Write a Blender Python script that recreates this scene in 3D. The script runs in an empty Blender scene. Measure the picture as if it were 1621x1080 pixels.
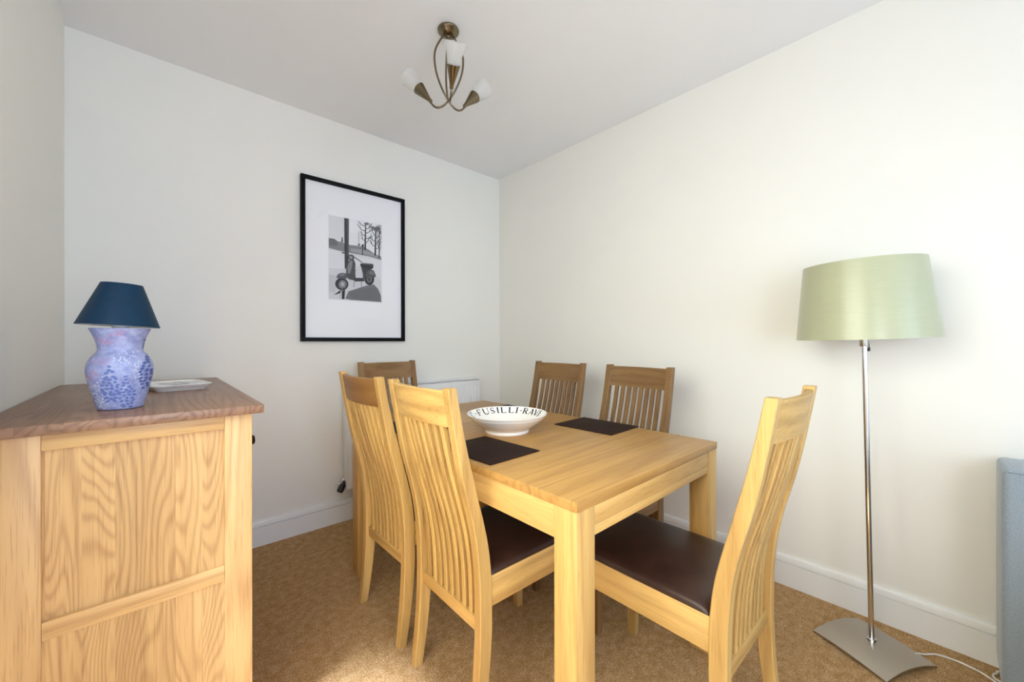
import bpy, bmesh, math, random
from mathutils import Vector, Matrix, Euler

random.seed(7)
S = bpy.context.scene
C = S.collection
PI = math.pi
R = math.radians

# ------------------------------------------------------------------ camera
cd = bpy.data.cameras.new('camera')
cd.sensor_width = 36.0
cd.sensor_fit = 'HORIZONTAL'
cd.lens = 627.0 / 1621.0 * 36.0
cd.clip_start = 0.02
cam = bpy.data.objects.new('camera', cd)
C.objects.link(cam)
cam.location = (0, 0, 1.14)
YAW = 0.735
cam.rotation_euler = (R(90), R(0.075), -YAW)
S.camera = cam

# ------------------------------------------------------------------ light
S.view_settings.view_transform = 'Standard'
S.view_settings.look = 'None'
S.view_settings.gamma = 1.0
S.view_settings.use_curve_mapping = False
S.view_settings.exposure = 0.0
try:
    S.cycles.use_denoising = True
    S.cycles.max_bounces = 10
    S.cycles.diffuse_bounces = 6
    S.cycles.sample_clamp_indirect = 6.0
    S.cycles.caustics_reflective = False
    S.cycles.caustics_refractive = False
except Exception:
    pass

W = bpy.data.worlds.new('sky')
S.world = W
W.use_nodes = True
bg = W.node_tree.nodes['Background']
bg.inputs['Color'].default_value = (0.80, 0.90, 1.0, 1)
bg.inputs['Strength'].default_value = 0.6


def lamp(name, kind, loc, rot, energy, color=(1, 1, 1), **kw):
    l = bpy.data.lights.new(name, kind)
    l.energy = energy
    l.color = color
    for k, v in kw.items():
        setattr(l, k, v)
    o = bpy.data.objects.new(name, l)
    C.objects.link(o)
    o.location = loc
    o.rotation_euler = rot
    return o


def aim(d):
    return Vector(d).to_track_quat('-Z', 'Y').to_euler()


# sun falling steeply through the window in the left wall, just beside the camera
lamp('sun', 'SUN', (-2, 0, 4), aim((0.43, 0.12, -1.0)), 48.0, (0.72, 0.83, 1.0), angle=R(12))
# daylight in that window
lamp('side_daylight', 'AREA', (-0.275, 0.50, 1.47), aim((1, 0, -0.42)), 16.5, (0.97, 1.0, 0.85), shape='RECTANGLE', size=1.2, size_y=0.95, spread=R(135))
# daylight in the wide glazed doors at the far end of the room, behind the camera
lamp('window_daylight', 'AREA', (1.0, -3.05, 1.08), aim((0, 1, 0)), 54.0, (0.50, 0.70, 1.0), shape='RECTANGLE', size=2.1, size_y=2.0)


# soft fill light added behind the camera to lift the low walls
lamp('added_fill', 'AREA', (0.15, -0.8, 1.2), aim((0.42, 1, -0.22)), 15.0, (0.76, 0.84, 1.0), shape='DISK', size=0.8)


# ------------------------------------------------------------------ materials
def srgb(r, g, b):
    f = lambda c: (c / 255.0) / 12.92 if c / 255.0 <= 0.04045 else ((c / 255.0 + 0.055) / 1.055) ** 2.4
    return (f(r), f(g), f(b), 1.0)


class NT:
    """small helper for node trees"""
    def __init__(self, name):
        self.m = bpy.data.materials.new(name)
        self.m.use_nodes = True
        self.t = self.m.node_tree
        self.b = self.t.nodes['Principled BSDF']

    def n(self, kind, **kw):
        o = self.t.nodes.new(kind)
        for k, v in kw.items():
            setattr(o, k, v)
        return o

    def l(self, a, b):
        self.t.links.new(a, b)

    def val(self, sock, v):
        if hasattr(v, 'is_output'):
            self.l(v, sock)
        else:
            sock.default_value = v

    def math(self, op, a, b=0.0, c=0.0):
        o = self.n('ShaderNodeMath', operation=op)
        self.val(o.inputs[0], a)
        self.val(o.inputs[1], b)
        self.val(o.inputs[2], c)
        return o.outputs[0]

    def vmath(self, op, a, b):
        o = self.n('ShaderNodeVectorMath', operation=op)
        self.val(o.inputs[0], a)
        self.val(o.inputs[1], b)
        return o.outputs[0]

    def noise(self, vec, scale, detail=2.0, rough=0.5, dist=0.0):
        o = self.n('ShaderNodeTexNoise')
        o.inputs['Scale'].default_value = scale
        o.inputs['Detail'].default_value = detail
        o.inputs['Roughness'].default_value = rough
        o.inputs['Distortion'].default_value = dist
        self.l(vec, o.inputs['Vector'])
        return o.outputs['Fac']

    def ramp(self, fac, stops):
        o = self.n('ShaderNodeValToRGB')
        e = o.color_ramp.elements
        while len(e) > 1:
            e.remove(e[-1])
        e[0].position, e[0].color = stops[0]
        for p, c in stops[1:]:
            x = e.new(p)
            x.color = c
        self.l(fac, o.inputs['Fac'])
        return o.outputs['Color']

    def mix(self, fac, a, b, blend='MIX'):
        o = self.n('ShaderNodeMix', data_type='RGBA', blend_type=blend)
        self.val(o.inputs[0], fac)
        self.val(o.inputs[6], a)
        self.val(o.inputs[7], b)
        return o.outputs[2]

    def bump(self, h, strength, dist):
        o = self.n('ShaderNodeBump')
        o.inputs['Strength'].default_value = strength
        o.inputs['Distance'].default_value = dist
        self.l(h, o.inputs['Height'])
        self.l(o.outputs['Normal'], self.b.inputs['Normal'])


def plain(name, col, rough=0.5, metal=0.0, spec=0.5, coat=0.0, sheen=0.0):
    t = NT(name)
    b = t.b.inputs
    b['Base Color'].default_value = col
    b['Roughness'].default_value = rough
    b['Metallic'].default_value = metal
    b['Specular IOR Level'].default_value = spec
    b['Coat Weight'].default_value = coat
    b['Sheen Weight'].default_value = sheen
    return t.m


def paint(name, col, rough=0.6, bump=0.12):
    t = NT(name)
    tc = t.n('ShaderNodeTexCoord').outputs['Object']
    a = t.noise(tc, 3.0, 3)
    c = t.ramp(a, [(0.3, tuple(x * 0.985 for x in col[:3]) + (1,)), (0.7, col)])
    t.l(c, t.b.inputs['Base Color'])
    t.b.inputs['Roughness'].default_value = rough
    t.b.inputs['Specular IOR Level'].default_value = 0.25
    f = t.noise(tc, 260.0, 2)
    t.bump(f, bump, 0.002)
    return t.m


def oak(name, axis, light, dark, rough=0.42, stave=None, stave_axis=0, ring=20.0, contrast=0.75, tone=0.12, along=0.55, across=7.0):
    """oak with the grain along one object axis; stave = board width for edge-glued panels"""
    t = NT(name)
    tc = t.n('ShaderNodeTexCoord').outputs['Object']
    oi = t.n('ShaderNodeObjectInfo')
    off = t.math('MULTIPLY', oi.outputs['Random'], 37.0)
    cx = t.n('ShaderNodeCombineXYZ')
    for i in range(3):
        t.l(off, cx.inputs[i])
    v = t.vmath('ADD', tc, cx.outputs[0])
    rnd = oi.outputs['Random']
    if stave:
        sp = t.n('ShaderNodeSeparateXYZ')
        t.l(tc, sp.inputs[0])
        k = t.math('FLOOR', t.math('DIVIDE', sp.outputs[stave_axis], stave))
        wn = t.n('ShaderNodeTexWhiteNoise', noise_dimensions='1D')
        t.l(k, wn.inputs['W'])
        v = t.vmath('ADD', v, t.vmath('SCALE', wn.outputs['Color'], (0, 0, 0)))
        vs = t.n('ShaderNodeVectorMath', operation='SCALE')
        t.l(wn.outputs['Color'], vs.inputs[0])
        vs.inputs['Scale'].default_value = 11.0
        v = t.vmath('ADD', v, vs.outputs[0])
        rnd = wn.outputs['Value']
    sc = [across, across, across]
    sc[axis] = along
    v1 = t.vmath('MULTIPLY', v, tuple(sc))
    n1 = t.noise(v1, 1.0, 1.5, 0.45, 0.25)
    rings = t.math('COSINE', t.math('MULTIPLY', n1, ring * 2 * PI))
    rings = t.math('POWER', t.math('MULTIPLY_ADD', rings, 0.5, 0.5), 2.2)
    sc2 = [330.0, 330.0, 330.0]
    sc2[axis] = 9.0
    fine = t.noise(t.vmath('MULTIPLY', v, tuple(sc2)), 1.0, 2, 0.6)
    sc3 = [45.0, 45.0, 45.0]
    sc3[axis] = 1.4
    mid = t.noise(t.vmath('MULTIPLY', v, tuple(sc3)), 1.0, 2, 0.5)
    f = t.math('ADD', t.math('MULTIPLY', rings, 0.34), t.math('MULTIPLY', mid, 0.66))
    c = t.ramp(f, [(0.12, light), (0.80, tuple(l * (1 - contrast) + d * contrast for l, d in zip(light[:3], dark[:3])) + (1,))])
    pores = t.ramp(fine, [(0.34, (0.68, 0.62, 0.55, 1)), (0.47, (1, 1, 1, 1))])
    c = t.mix(0.55, c, pores, 'MULTIPLY')
    lo, hi = 1 - tone, 1 + tone * 0.4
    tn = t.ramp(rnd, [(0.0, (lo, lo * 0.985, lo * 0.97, 1)), (1.0, (hi, hi, hi, 1))])
    c = t.mix(1.0, c, tn, 'MULTIPLY')
    c = t.mix(1.0, c, oi.outputs['Color'], 'MULTIPLY')      # tone of the single board; on the far chairs it includes their shade
    t.l(c, t.b.inputs['Base Color'])
    t.b.inputs['Roughness'].default_value = rough
    t.b.inputs['Specular IOR Level'].default_value = 0.4
    t.bump(fine, 0.12, 0.0008)
    return t.m


OL, OD = srgb(222, 182, 112), srgb(162, 116, 62)
M = {}
for ax, nm in enumerate('xyz'):
    M['chair_' + nm] = oak('chair_oak_' + nm, ax, srgb(222, 184, 114), srgb(152, 110, 60), tone=0.18, ring=9.0, along=0.25, across=5.5, contrast=0.6)
    M['oak_' + nm] = oak('table_oak_' + nm, ax, OL, OD, ring=10.0, along=0.3, across=6.0, contrast=0.55)
M['tabletop'] = oak('tabletop_oak', 0, srgb(198, 154, 88), srgb(146, 102, 52), rough=0.38, stave=0.115, stave_axis=1, contrast=0.6, ring=11.0, along=0.4)
M['cab_x'] = oak('cabinet_oak_x', 0, srgb(222, 184, 128), srgb(166, 122, 76), ring=12.0, along=0.45, contrast=0.6)
M['cab_z'] = oak('cabinet_oak_z', 2, srgb(222, 184, 128), srgb(166, 122, 76), ring=14.0, along=0.6, contrast=0.65)
M['cab_panel'] = oak('cabinet_panel_oak', 2, srgb(220, 182, 126), srgb(150, 106, 62), stave=0.0545, stave_axis=0, ring=34.0, contrast=0.6, along=1.0, across=7.0)
M['cab_top'] = oak('cabinet_top_oak', 1, srgb(158, 122, 98), srgb(104, 74, 56), stave=0.07, stave_axis=0, rough=0.35)

M['wall'] = paint('cream_wall_paint', srgb(240, 238, 231))
M['ceiling'] = paint('white_ceiling_paint', srgb(240, 240, 241), 0.75, 0.05)
M['gloss_white'] = plain('white_gloss_paint', srgb(240, 240, 238), 0.3)
M['radiator'] = plain('white_radiator_enamel', srgb(240, 240, 240), 0.3)
M['leather'] = None
t = NT('brown_leather')
tc = t.n('ShaderNodeTexCoord').outputs['Object']
t.l(t.ramp(t.noise(tc, 14, 3), [(0.3, srgb(46, 28, 22)), (0.7, srgb(62, 40, 32))]), t.b.inputs['Base Color'])
t.b.inputs['Roughness'].default_value = 0.36
t.b.inputs['Specular IOR Level'].default_value = 0.4
vo = t.n('ShaderNodeTexVoronoi')
vo.inputs['Scale'].default_value = 420
t.l(tc, vo.inputs['Vector'])
t.bump(vo.outputs['Distance'], 0.12, 0.001)
M['leather'] = t.m
M['mat'] = plain('dark_brown_placemat', srgb(44, 28, 22), 0.7, spec=0.12)
M['ceramic'] = plain('white_glazed_ceramic', srgb(246, 243, 238), 0.18, coat=0.3)
M['lettering'] = plain('black_glaze', srgb(38, 38, 42), 0.25)
M['black'] = plain('black_frame_lacquer', srgb(7, 7, 8), 0.5, spec=0.15)
M['dark'] = plain('black_plastic', srgb(18, 18, 20), 0.35)
M['chrome'] = plain('chrome', (0.75, 0.75, 0.77, 1), 0.14, 1.0)
M['steel'] = plain('brushed_steel', srgb(178, 170, 158), 0.3, 1.0)
M['bronze'] = plain('antique_brass', srgb(122, 108, 86), 0.2, 1.0)
M['matboard'] = plain('white_mat_board', srgb(251, 251, 255), 0.85)
M['cable'] = plain('white_cable', srgb(235, 232, 226), 0.4)
M['knob'] = plain('dark_bronze_knob', srgb(52, 42, 36), 0.35, 0.8)

t = NT('carpet_pile')
tc = t.n('ShaderNodeTexCoord').outputs['Object']
a = t.noise(tc, 190, 4, 0.75)
b_ = t.noise(tc, 34, 3, 0.6)
f = t.math('ADD', t.math('MULTIPLY', a, 0.75), t.math('MULTIPLY', b_, 0.25))
t.l(t.ramp(f, [(0.30, srgb(140, 102, 66)), (0.5, srgb(216, 170, 114)), (0.66, srgb(255, 232, 194))]), t.b.inputs['Base Color'])
t.b.inputs['Roughness'].default_value = 0.95
t.b.inputs['Specular IOR Level'].default_value = 0.05
t.bump(a, 1.0, 0.010)
M['carpet'] = t.m

def fabric(name, col, axis_scale, rough=0.5, sheen=0.3, var=0.12, bump=0.15, spec=0.4):
    t = NT(name)
    tc = t.n('ShaderNodeTexCoord').outputs['Object']
    v = t.vmath('MULTIPLY', tc, axis_scale)
    n = t.noise(v, 1.0, 2, 0.6)
    d = tuple(x * (1 - var) for x in col[:3]) + (1,)
    t.l(t.ramp(n, [(0.35, d), (0.65, col)]), t.b.inputs['Base Color'])
    t.b.inputs['Roughness'].default_value = rough
    t.b.inputs['Sheen Weight'].default_value = sheen
    t.b.inputs['Specular IOR Level'].default_value = spec
    t.bump(n, bump, 0.0006)
    return t.m

M['sage'] = fabric('sage_green_satin', srgb(178, 181, 148), (14, 14, 480), 0.3, 0.1, 0.06, 0.12, 0.6)
M['teal'] = fabric('teal_satin', srgb(0, 48, 76), (40, 40, 500), 0.5, 0.0, 0.2, 0.15, 0.3)
M['shade_lining'] = plain('white_shade_lining', srgb(235, 235, 228), 0.6)
M['sofa'] = fabric('blue_grey_upholstery', srgb(150, 162, 172), (300, 300, 300), 0.85, 0.3, 0.22, 0.3, 0.2)

t = NT('frosted_glass')
t.b.inputs['Base Color'].default_value = (0.80, 0.81, 0.80, 1)
t.b.inputs['Roughness'].default_value = 0.35
t.b.inputs['Transmission Weight'].default_value = 0.0
tr = t.n('ShaderNodeBsdfTranslucent')
tr.inputs[0].default_value = (0.95, 0.95, 0.93, 1)
tp = t.n('ShaderNodeBsdfTransparent')
mx = t.n('ShaderNodeMixShader')
mx.inputs[0].default_value = 0.55
t.l(t.b.outputs[0], mx.inputs[1])
t.l(tr.outputs[0], mx.inputs[2])
mx2 = t.n('ShaderNodeMixShader')
mx2.inputs[0].default_value = 0.6
t.l(mx.outputs[0], mx2.inputs[1])
t.l(tp.outputs[0], mx2.inputs[2])
t.l(mx2.outputs[0], t.t.nodes['Material Output'].inputs['Surface'])
M['frosted'] = t.m

t = NT('clear_glazing')
gl = t.n('ShaderNodeBsdfGlossy')
gl.inputs['Roughness'].default_value = 0.02
tp = t.n('ShaderNodeBsdfTransparent')
fr = t.n('ShaderNodeFresnel')
fr.inputs['IOR'].default_value = 1.5
mx = t.n('ShaderNodeMixShader')
ge = t.n('ShaderNodeNewGeometry')
t.l(t.math('MULTIPLY', fr.outputs[0], t.math('SUBTRACT', 1.0, ge.outputs['Backfacing'])), mx.inputs[0])
t.l(tp.outputs[0], mx.inputs[1])
t.l(gl.outputs[0], mx.inputs[2])
t.l(mx.outputs[0], t.t.nodes['Material Output'].inputs['Surface'])
M['glazing'] = t.m

t = NT('lavender_vase_glaze')
tc = t.n('ShaderNodeTexCoord').outputs['Object']
t.l(t.ramp(t.noise(tc, 55, 3, 0.65), [(0.35, srgb(138, 146, 196)), (0.55, srgb(164, 172, 214)), (0.7, srgb(186, 194, 226))]), t.b.inputs['Base Color'])
t.b.inputs['Roughness'].default_value = 0.5
M['vase'] = t.m
M['vase_blue'] = plain('blue_brushed_paint', srgb(102, 120, 182), 0.5)
M['vase_deep'] = plain('deep_blue_brushed_paint', srgb(80, 100, 164), 0.5)
M['vase_pink'] = plain('pink_sponged_paint', srgb(186, 150, 186), 0.5)
M['vase_white'] = plain('white_dabbed_paint', srgb(208, 214, 228), 0.5)
M['tray_ink'] = plain('grey_painted_motif', srgb(96, 100, 100), 0.4)

_grey = {}
def grey(v):
    v = int(max(8, min(245, 128 + (v - 122) * 1.22)))
    if v not in _grey:
        _grey[v] = plain('photo_grey_%d' % v, srgb(v, v, min(255, v + 5)), 0.6, spec=0.2)
    return _grey[v]


# ------------------------------------------------------------------ mesh helpers
def obj(name, bm, mats, parent=None, smooth=40):
    me = bpy.data.meshes.new(name)
    bmesh.ops.recalc_face_normals(bm, faces=bm.faces[:])
    bm.to_mesh(me)
    bm.free()
    for m in (mats if isinstance(mats, (list, tuple)) else [mats]):
        me.materials.append(m)
    if smooth:
        me.polygons.foreach_set('use_smooth', [True] * len(me.polygons))
        me.set_sharp_from_angle(angle=R(smooth))
    o = bpy.data.objects.new(name, me)
    C.objects.link(o)
    if parent:
        o.parent = parent
    return o


def thing(name, label, cat, loc=(0, 0, 0), rotz=0.0, group=None):
    o = bpy.data.objects.new(name, None)
    o.empty_display_size = 0.05
    C.objects.link(o)
    o.location = loc
    o.rotation_euler = (0, 0, rotz)
    return tag(o, label, cat, group)


def tag(o, label, cat, group=None):
    o['label'] = label
    o['category'] = cat
    if group:
        o['group'] = group
    return o


def box(bm, x0, x1, y0, y1, z0, z1, bev=0.0, seg=2, mi=0):
    vs = [bm.verts.new(p) for p in ((x0, y0, z0), (x1, y0, z0), (x1, y1, z0), (x0, y1, z0), (x0, y0, z1), (x1, y0, z1), (x1, y1, z1), (x0, y1, z1))]
    fs = [bm.faces.new([vs[i] for i in q]) for q in ((0, 3, 2, 1), (4, 5, 6, 7), (0, 1, 5, 4), (1, 2, 6, 5), (2, 3, 7, 6), (3, 0, 4, 7))]
    for f in fs:
        f.material_index = mi
    if bev > 0:
        es = list({e for f in fs for e in f.edges})
        bmesh.ops.bevel(bm, geom=es, offset=bev, segments=seg, profile=0.5, affect='EDGES')
    return bm


def nb():
    return bmesh.new()


def bx(*a, **k):
    return box(nb(), *a, **k)


def lathe(bm, prof, seg=48, c=(0, 0, 0), mi=0, closed=False):
    """prof: list of (r, z); spun about z at c"""
    rings = []
    for r, z in prof:
        if r < 1e-6:
            rings.append([bm.verts.new((c[0], c[1], c[2] + z))])
        else:
            rings.append([bm.verts.new((c[0] + r * math.cos(2 * PI * i / seg), c[1] + r * math.sin(2 * PI * i / seg), c[2] + z)) for i in range(seg)])
    pairs = list(zip(rings[:-1], rings[1:]))
    if closed:
        pairs.append((rings[-1], rings[0]))
    for a, b in pairs:
        for i in range(seg):
            j = (i + 1) % seg
            if len(a) == 1 and len(b) == 1:
                continue
            if len(a) == 1:
                f = bm.faces.new((a[0], b[j], b[i]))
            elif len(b) == 1:
                f = bm.faces.new((a[i], a[j], b[0]))
            else:
                f = bm.faces.new((a[i], a[j], b[j], b[i]))
            f.material_index = mi
    return bm


def tube(bm, pts, rad, seg=10, caps=True):
    pts = [Vector(p) for p in pts]
    n = len(pts)
    rads = rad if isinstance(rad, (list, tuple)) else [rad] * n
    tang = []
    for i in range(n):
        a, b = pts[max(0, i - 1)], pts[min(n - 1, i + 1)]
        tang.append((b - a).normalized())
    up = Vector((0, 0, 1)) if abs(tang[0].z) < 0.9 else Vector((1, 0, 0))
    u = tang[0].cross(up).normalized()
    rings = []
    for i in range(n):
        u = (u - tang[i] * u.dot(tang[i])).normalized()
        w = tang[i].cross(u)
        rings.append([bm.verts.new(pts[i] + (u * math.cos(2 * PI * k / seg) + w * math.sin(2 * PI * k / seg)) * rads[i]) for k in range(seg)])
    for a, b in zip(rings[:-1], rings[1:]):
        for k in range(seg):
            bm.faces.new((a[k], a[(k + 1) % seg], b[(k + 1) % seg], b[k]))
    if caps:
        bm.faces.new(rings[0][::-1])
        bm.faces.new(rings[-1])
    return bm


def spline(pts, n=8):
    P = [Vector(p) for p in pts]
    P = [P[0] * 2 - P[1]] + P + [P[-1] * 2 - P[-2]]
    out = []
    for i in range(1, len(P) - 2):
        for k in range(n):
            t = k / n
            a, b, c, d = P[i - 1], P[i], P[i + 1], P[i + 2]
            out.append(0.5 * (2 * b + (c - a) * t + (2 * a - 5 * b + 4 * c - d) * t * t + (3 * b - a - 3 * c + d) * t ** 3))
    out.append(P[-2])
    return out


def loft(bm, rings, mi=0, caps=True):
    """rings: lists of equally many points"""
    vr = [[bm.verts.new(p) for p in r] for r in rings]
    m = len(vr[0])
    for a, b in zip(vr[:-1], vr[1:]):
        for k in range(m):
            f = bm.faces.new((a[k], a[(k + 1) % m], b[(k + 1) % m], b[k]))
            f.material_index = mi
    if caps:
        bm.faces.new(vr[0][::-1])
        bm.faces.new(vr[-1])
    return bm


def struct(name, bm, m):
    o = obj(name, bm, m, smooth=30)
    o['kind'] = 'structure'
    return o


# ------------------------------------------------------------------ the room
XL, XR, YB, YR, H = -0.289, 2.194, 2.589, -3.1, 2.519
struct('floor', bx(XL - 0.12, XR + 0.12, YR - 0.12, YB + 0.12, -0.1, 0.0), M['carpet'])
struct('ceiling', bx(XL - 0.12, XR + 0.12, YR - 0.12, YB + 0.12, H, H + 0.1), M['ceiling'])
struct('wall_back', bx(XL - 0.12, XR + 0.12, YB, YB + 0.12, 0, H), M['wall'])
struct('wall_right', bx(XR, XR + 0.12, YR, YB, 0, H), M['wall'])
D0, D1, DB, DH = -0.62, 1.16, 0.90, 2.05   # window in the left wall
bm = nb()
box(bm, XL - 0.12, XL, D1, YB, 0, H)
box(bm, XL - 0.12, XL, YR, D0, 0, H)
box(bm, XL - 0.12, XL, D0, D1, DH, H)
box(bm, XL - 0.12, XL, D0, D1, 0, DB)
struct('wall_left', bm, M['wall'])
W0, W1, WZ0, WZ1 = -0.1, 2.05, 0.0, 2.12   # wide glazed doors in the rear wall
bm = nb()
box(bm, XL, W0, YR - 0.12, YR, 0, H)
box(bm, W1, XR, YR - 0.12, YR, 0, H)
box(bm, W0, W1, YR - 0.12, YR, WZ1, H)
struct('wall_rear', bm, M['wall'])


def skirting(name, p0, p1, inward):
    """skirting board from p0 to p1 along a wall; profile grows along inward"""
    prof = [(0, 0), (0.016, 0), (0.016, 0.1045), (0.0075, 0.1055), (0.0075, 0.1085), (0.0155, 0.110), (0.0150, 0.130), (0.012, 0.137), (0.009, 0.139), (0, 0.139)]
    rings = []
    for p in (p0, p1):
        rings.append([(p[0] + inward[0] * d, p[1] + inward[1] * d, z) for d, z in prof])
    struct(name, loft(nb(), rings), M['gloss_white'])


skirting('baseboard_back', (XL, YB), (XR, YB), (0, -1))
skirting('baseboard_right', (XR, YR), (XR, YB), (-1, 0))
skirting('baseboard_left', (XL, YR), (XL, YB), (1, 0))


# frames in the two openings
def opening_frame(name, axis, a0, a1, z0, z1, pos, mull):
    bm = nb()
    w, d = 0.055, 0.06
    def seg(u0, u1, q0, q1):
        if axis == 'y':
            box(bm, pos - d / 2, pos + d / 2, u0, u1, q0, q1, 0.004)
        else:
            box(bm, u0, u1, pos - d / 2, pos + d / 2, q0, q1, 0.004)
    seg(a0, a1, z1 - w, z1)
    seg(a0, a1, z0, z0 + w)
    for u in [a0] + mull + [a1 - w]:
        seg(u, u + w, z0 + w, z1 - w)
    o = struct(name, bm, M['gloss_white'])
    g = nb()
    if axis == 'y':
        box(g, pos - 0.003, pos + 0.003, a0 + w, a1 - w, z0 + w, z1 - w)
    else:
        box(g, a0 + w, a1 - w, pos - 0.003, pos + 0.003, z0 + w, z1 - w)
    p = obj('pane', g, M['glazing'], o)
    p['kind'] = 'structure'


opening_frame('window_1', 'y', D0, D1, DB, DH, XL - 0.07, [])
opening_frame('door_1', 'x', W0, W1, WZ0, WZ1, YR - 0.06, [0.6, 1.3])

# ------------------------------------------------------------------ dining table
TX, TY, TZ, TW, TL = 1.1455, 1.287, 0.762, 0.833, 1.406
table = thing('dining_table', 'rectangular light oak dining table with square legs, set with a bowl and dark mats', 'table', (TX, TY, 0), R(0.1))
hw, hl = TW / 2, TL / 2
obj('tabletop', bx(-hw, hw, -hl, hl, TZ - 0.025, TZ, 0.002), M['tabletop'], table)
L = 0.071
for sx in (-1, 1):
    for sy in (-1, 1):
        x0, x1 = sorted((sx * (hw - 0.002), sx * (hw - 0.002 - L)))
        y0, y1 = sorted((sy * (hl - 0.002), sy * (hl - 0.002 - L)))
        obj('leg', bx(x0, x1, y0, y1, 0, TZ - 0.0255, 0.002), M['oak_z'], table)
for sx in (-1, 1):
    x0, x1 = sorted((sx * (hw - 0.0035), sx * (hw - 0.026)))
    obj('apron', bx(x0, x1, -hl + L + 0.0025, hl - L - 0.0025, TZ - 0.108, TZ - 0.0255, 0.0012), M['oak_y'], table)
for sy in (-1, 1):
    y0, y1 = sorted((sy * (hl - 0.003), sy * (hl - 0.026)))
    xa, xb = -hw + L + 0.0026, hw - L - 0.0026
    bm = nb()
    box(bm, xa, xb - 0.004, y0, y1, TZ - 0.0745, TZ - 0.027, 0.001)
    ya, yb = sorted((sy * (hl - 0.0045), sy * (hl - 0.026)))
    box(bm, xa, xb, ya, yb, TZ - 0.101, TZ - 0.0758, 0.001)
    obj('leaf_rail', bm, M['oak_x'], table)


# ------------------------------------------------------------------ dining chairs
# local frame: x forward, origin between the rear feet; profile of the bowed back posts
PROF = [(0.0, 0.0, 0.031), (0.08, 0.0085, 0.043), (0.16, 0.016, 0.055), (0.24, 0.021, 0.063), (0.30, 0.0228, 0.0668), (0.355, 0.023, 0.0668), (0.404, 0.0224, 0.066),
        (0.447, 0.021, 0.0645), (0.505, 0.0165, 0.059), (0.565, 0.0090, 0.049), (0.633, -0.0050, 0.0325), (0.69, -0.0200, 0.0165), (0.74, -0.0330, 0.0040),
        (0.80, -0.0465, -0.0120), (0.86, -0.0580, -0.0260), (0.92, -0.0690, -0.0390), (0.97, -0.0775, -0.0485), (1.011, -0.0840, -0.0560)]


def prof_smooth():
    P = spline([(b, f, z) for z, b, f in PROF], 4)
    return [(p.z, p.x, p.y) for p in P]


SM = prof_smooth()


def prof_at(z):
    for a, b in zip(SM[:-1], SM[1:]):
        if z <= b[0]:
            k = (z - a[0]) / (b[0] - a[0])
            return a[1] + (b[1] - a[1]) * k, a[2] + (b[2] - a[2]) * k
    return SM[-1][1], SM[-1][2]


CW, PT = 0.192, 0.032     # half width, post thickness
Z_RAIL0, Z_RAIL1, Z_CR0, Z_CR1 = 0.284, 0.325, 0.900, 1.003


def bow(y, z):
    k = max(0.0, min(1.0, (z - Z_RAIL1) / (Z_CR0 - Z_RAIL1)))
    return -0.020 * k * (1 - (y / (CW - PT)) ** 2)


def post_bm(s):
    rings = []
    y0, y1 = sorted((s * CW, s * (CW - PT)))
    for z, b, f in prof_smooth():
        c = 0.0025
        rings.append([(b + c, y0, z), (f - c, y0, z), (f, y0 + c, z), (f, y1 - c, z), (f - c, y1, z), (b + c, y1, z), (b, y1 - c, z), (b, y0 + c, z)])
    return loft(nb(), rings)


def slat_bm(yc):
    rings = []
    w = 0.0092
    N = 20
    for i in range(N + 1):
        z = Z_RAIL1 - 0.004 + (Z_CR0 - Z_RAIL1 + 0.008) * i / N
        b, f = prof_at(z)
        m = (b + f) / 2 + bow(yc, z)
        d = 0.0085
        c = 0.002
        rings.append([(m - d, yc - w + c, z), (m - d + c, yc - w, z), (m + d - c, yc - w, z), (m + d, yc - w + c, z), (m + d, yc + w - c, z), (m + d - c, yc + w, z), (m - d + c, yc + w, z), (m - d, yc + w - c, z)])
    return loft(nb(), rings)


def crest_bm():
    rings = []
    N = 14
    yy = CW - PT + 0.001
    for i in range(N + 1):
        y = -yy + 2 * yy * i / N
        sec = []
        for z, side in ((Z_CR0, -1), (Z_CR1 - 0.003, -1), (Z_CR1, -0.7), (Z_CR1, 0.7), (Z_CR1 - 0.003, 1), (Z_CR0, 1)):
            b, f = prof_at(z)
            m = (b + f) / 2 - 0.001
            sec.append((m + bow(y, Z_CR0) + side * 0.0105, y, z))
        rings.append(sec)
    return loft(nb(), rings)


def cushion_bm(x0, x1, y0, y1, z0, h, N=22):
    bm = nb()
    g = []
    def sq(u):        # denser towards the edges
        return math.sin(u * PI / 2)
    for i in range(N + 1):
        row = []
        for j in range(N + 1):
            u, v = sq(-1 + 2 * i / N), sq(-1 + 2 * j / N)
            e = max(0.0, (1 - abs(u) ** 14) * (1 - abs(v) ** 14)) ** 0.42
            z = z0 + h * e * (0.80 + 0.20 * (1 - u * u) * (1 - v * v))
            row.append(bm.verts.new(((x0 + x1) / 2 + (x1 - x0) / 2 * u, (y0 + y1) / 2 + (y1 - y0) / 2 * v, z)))
        g.append(row)
    for i in range(N):
        for j in range(N):
            bm.faces.new((g[i][j], g[i + 1][j], g[i + 1][j + 1], g[i][j + 1]))
    edge = [g[i][0] for i in range(N + 1)] + [g[N][j] for j in range(1, N + 1)] + [g[i][N] for i in range(N - 1, -1, -1)] + [g[0][j] for j in range(N - 1, 0, -1)]
    bm.faces.new(edge[::-1])
    return bm


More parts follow.
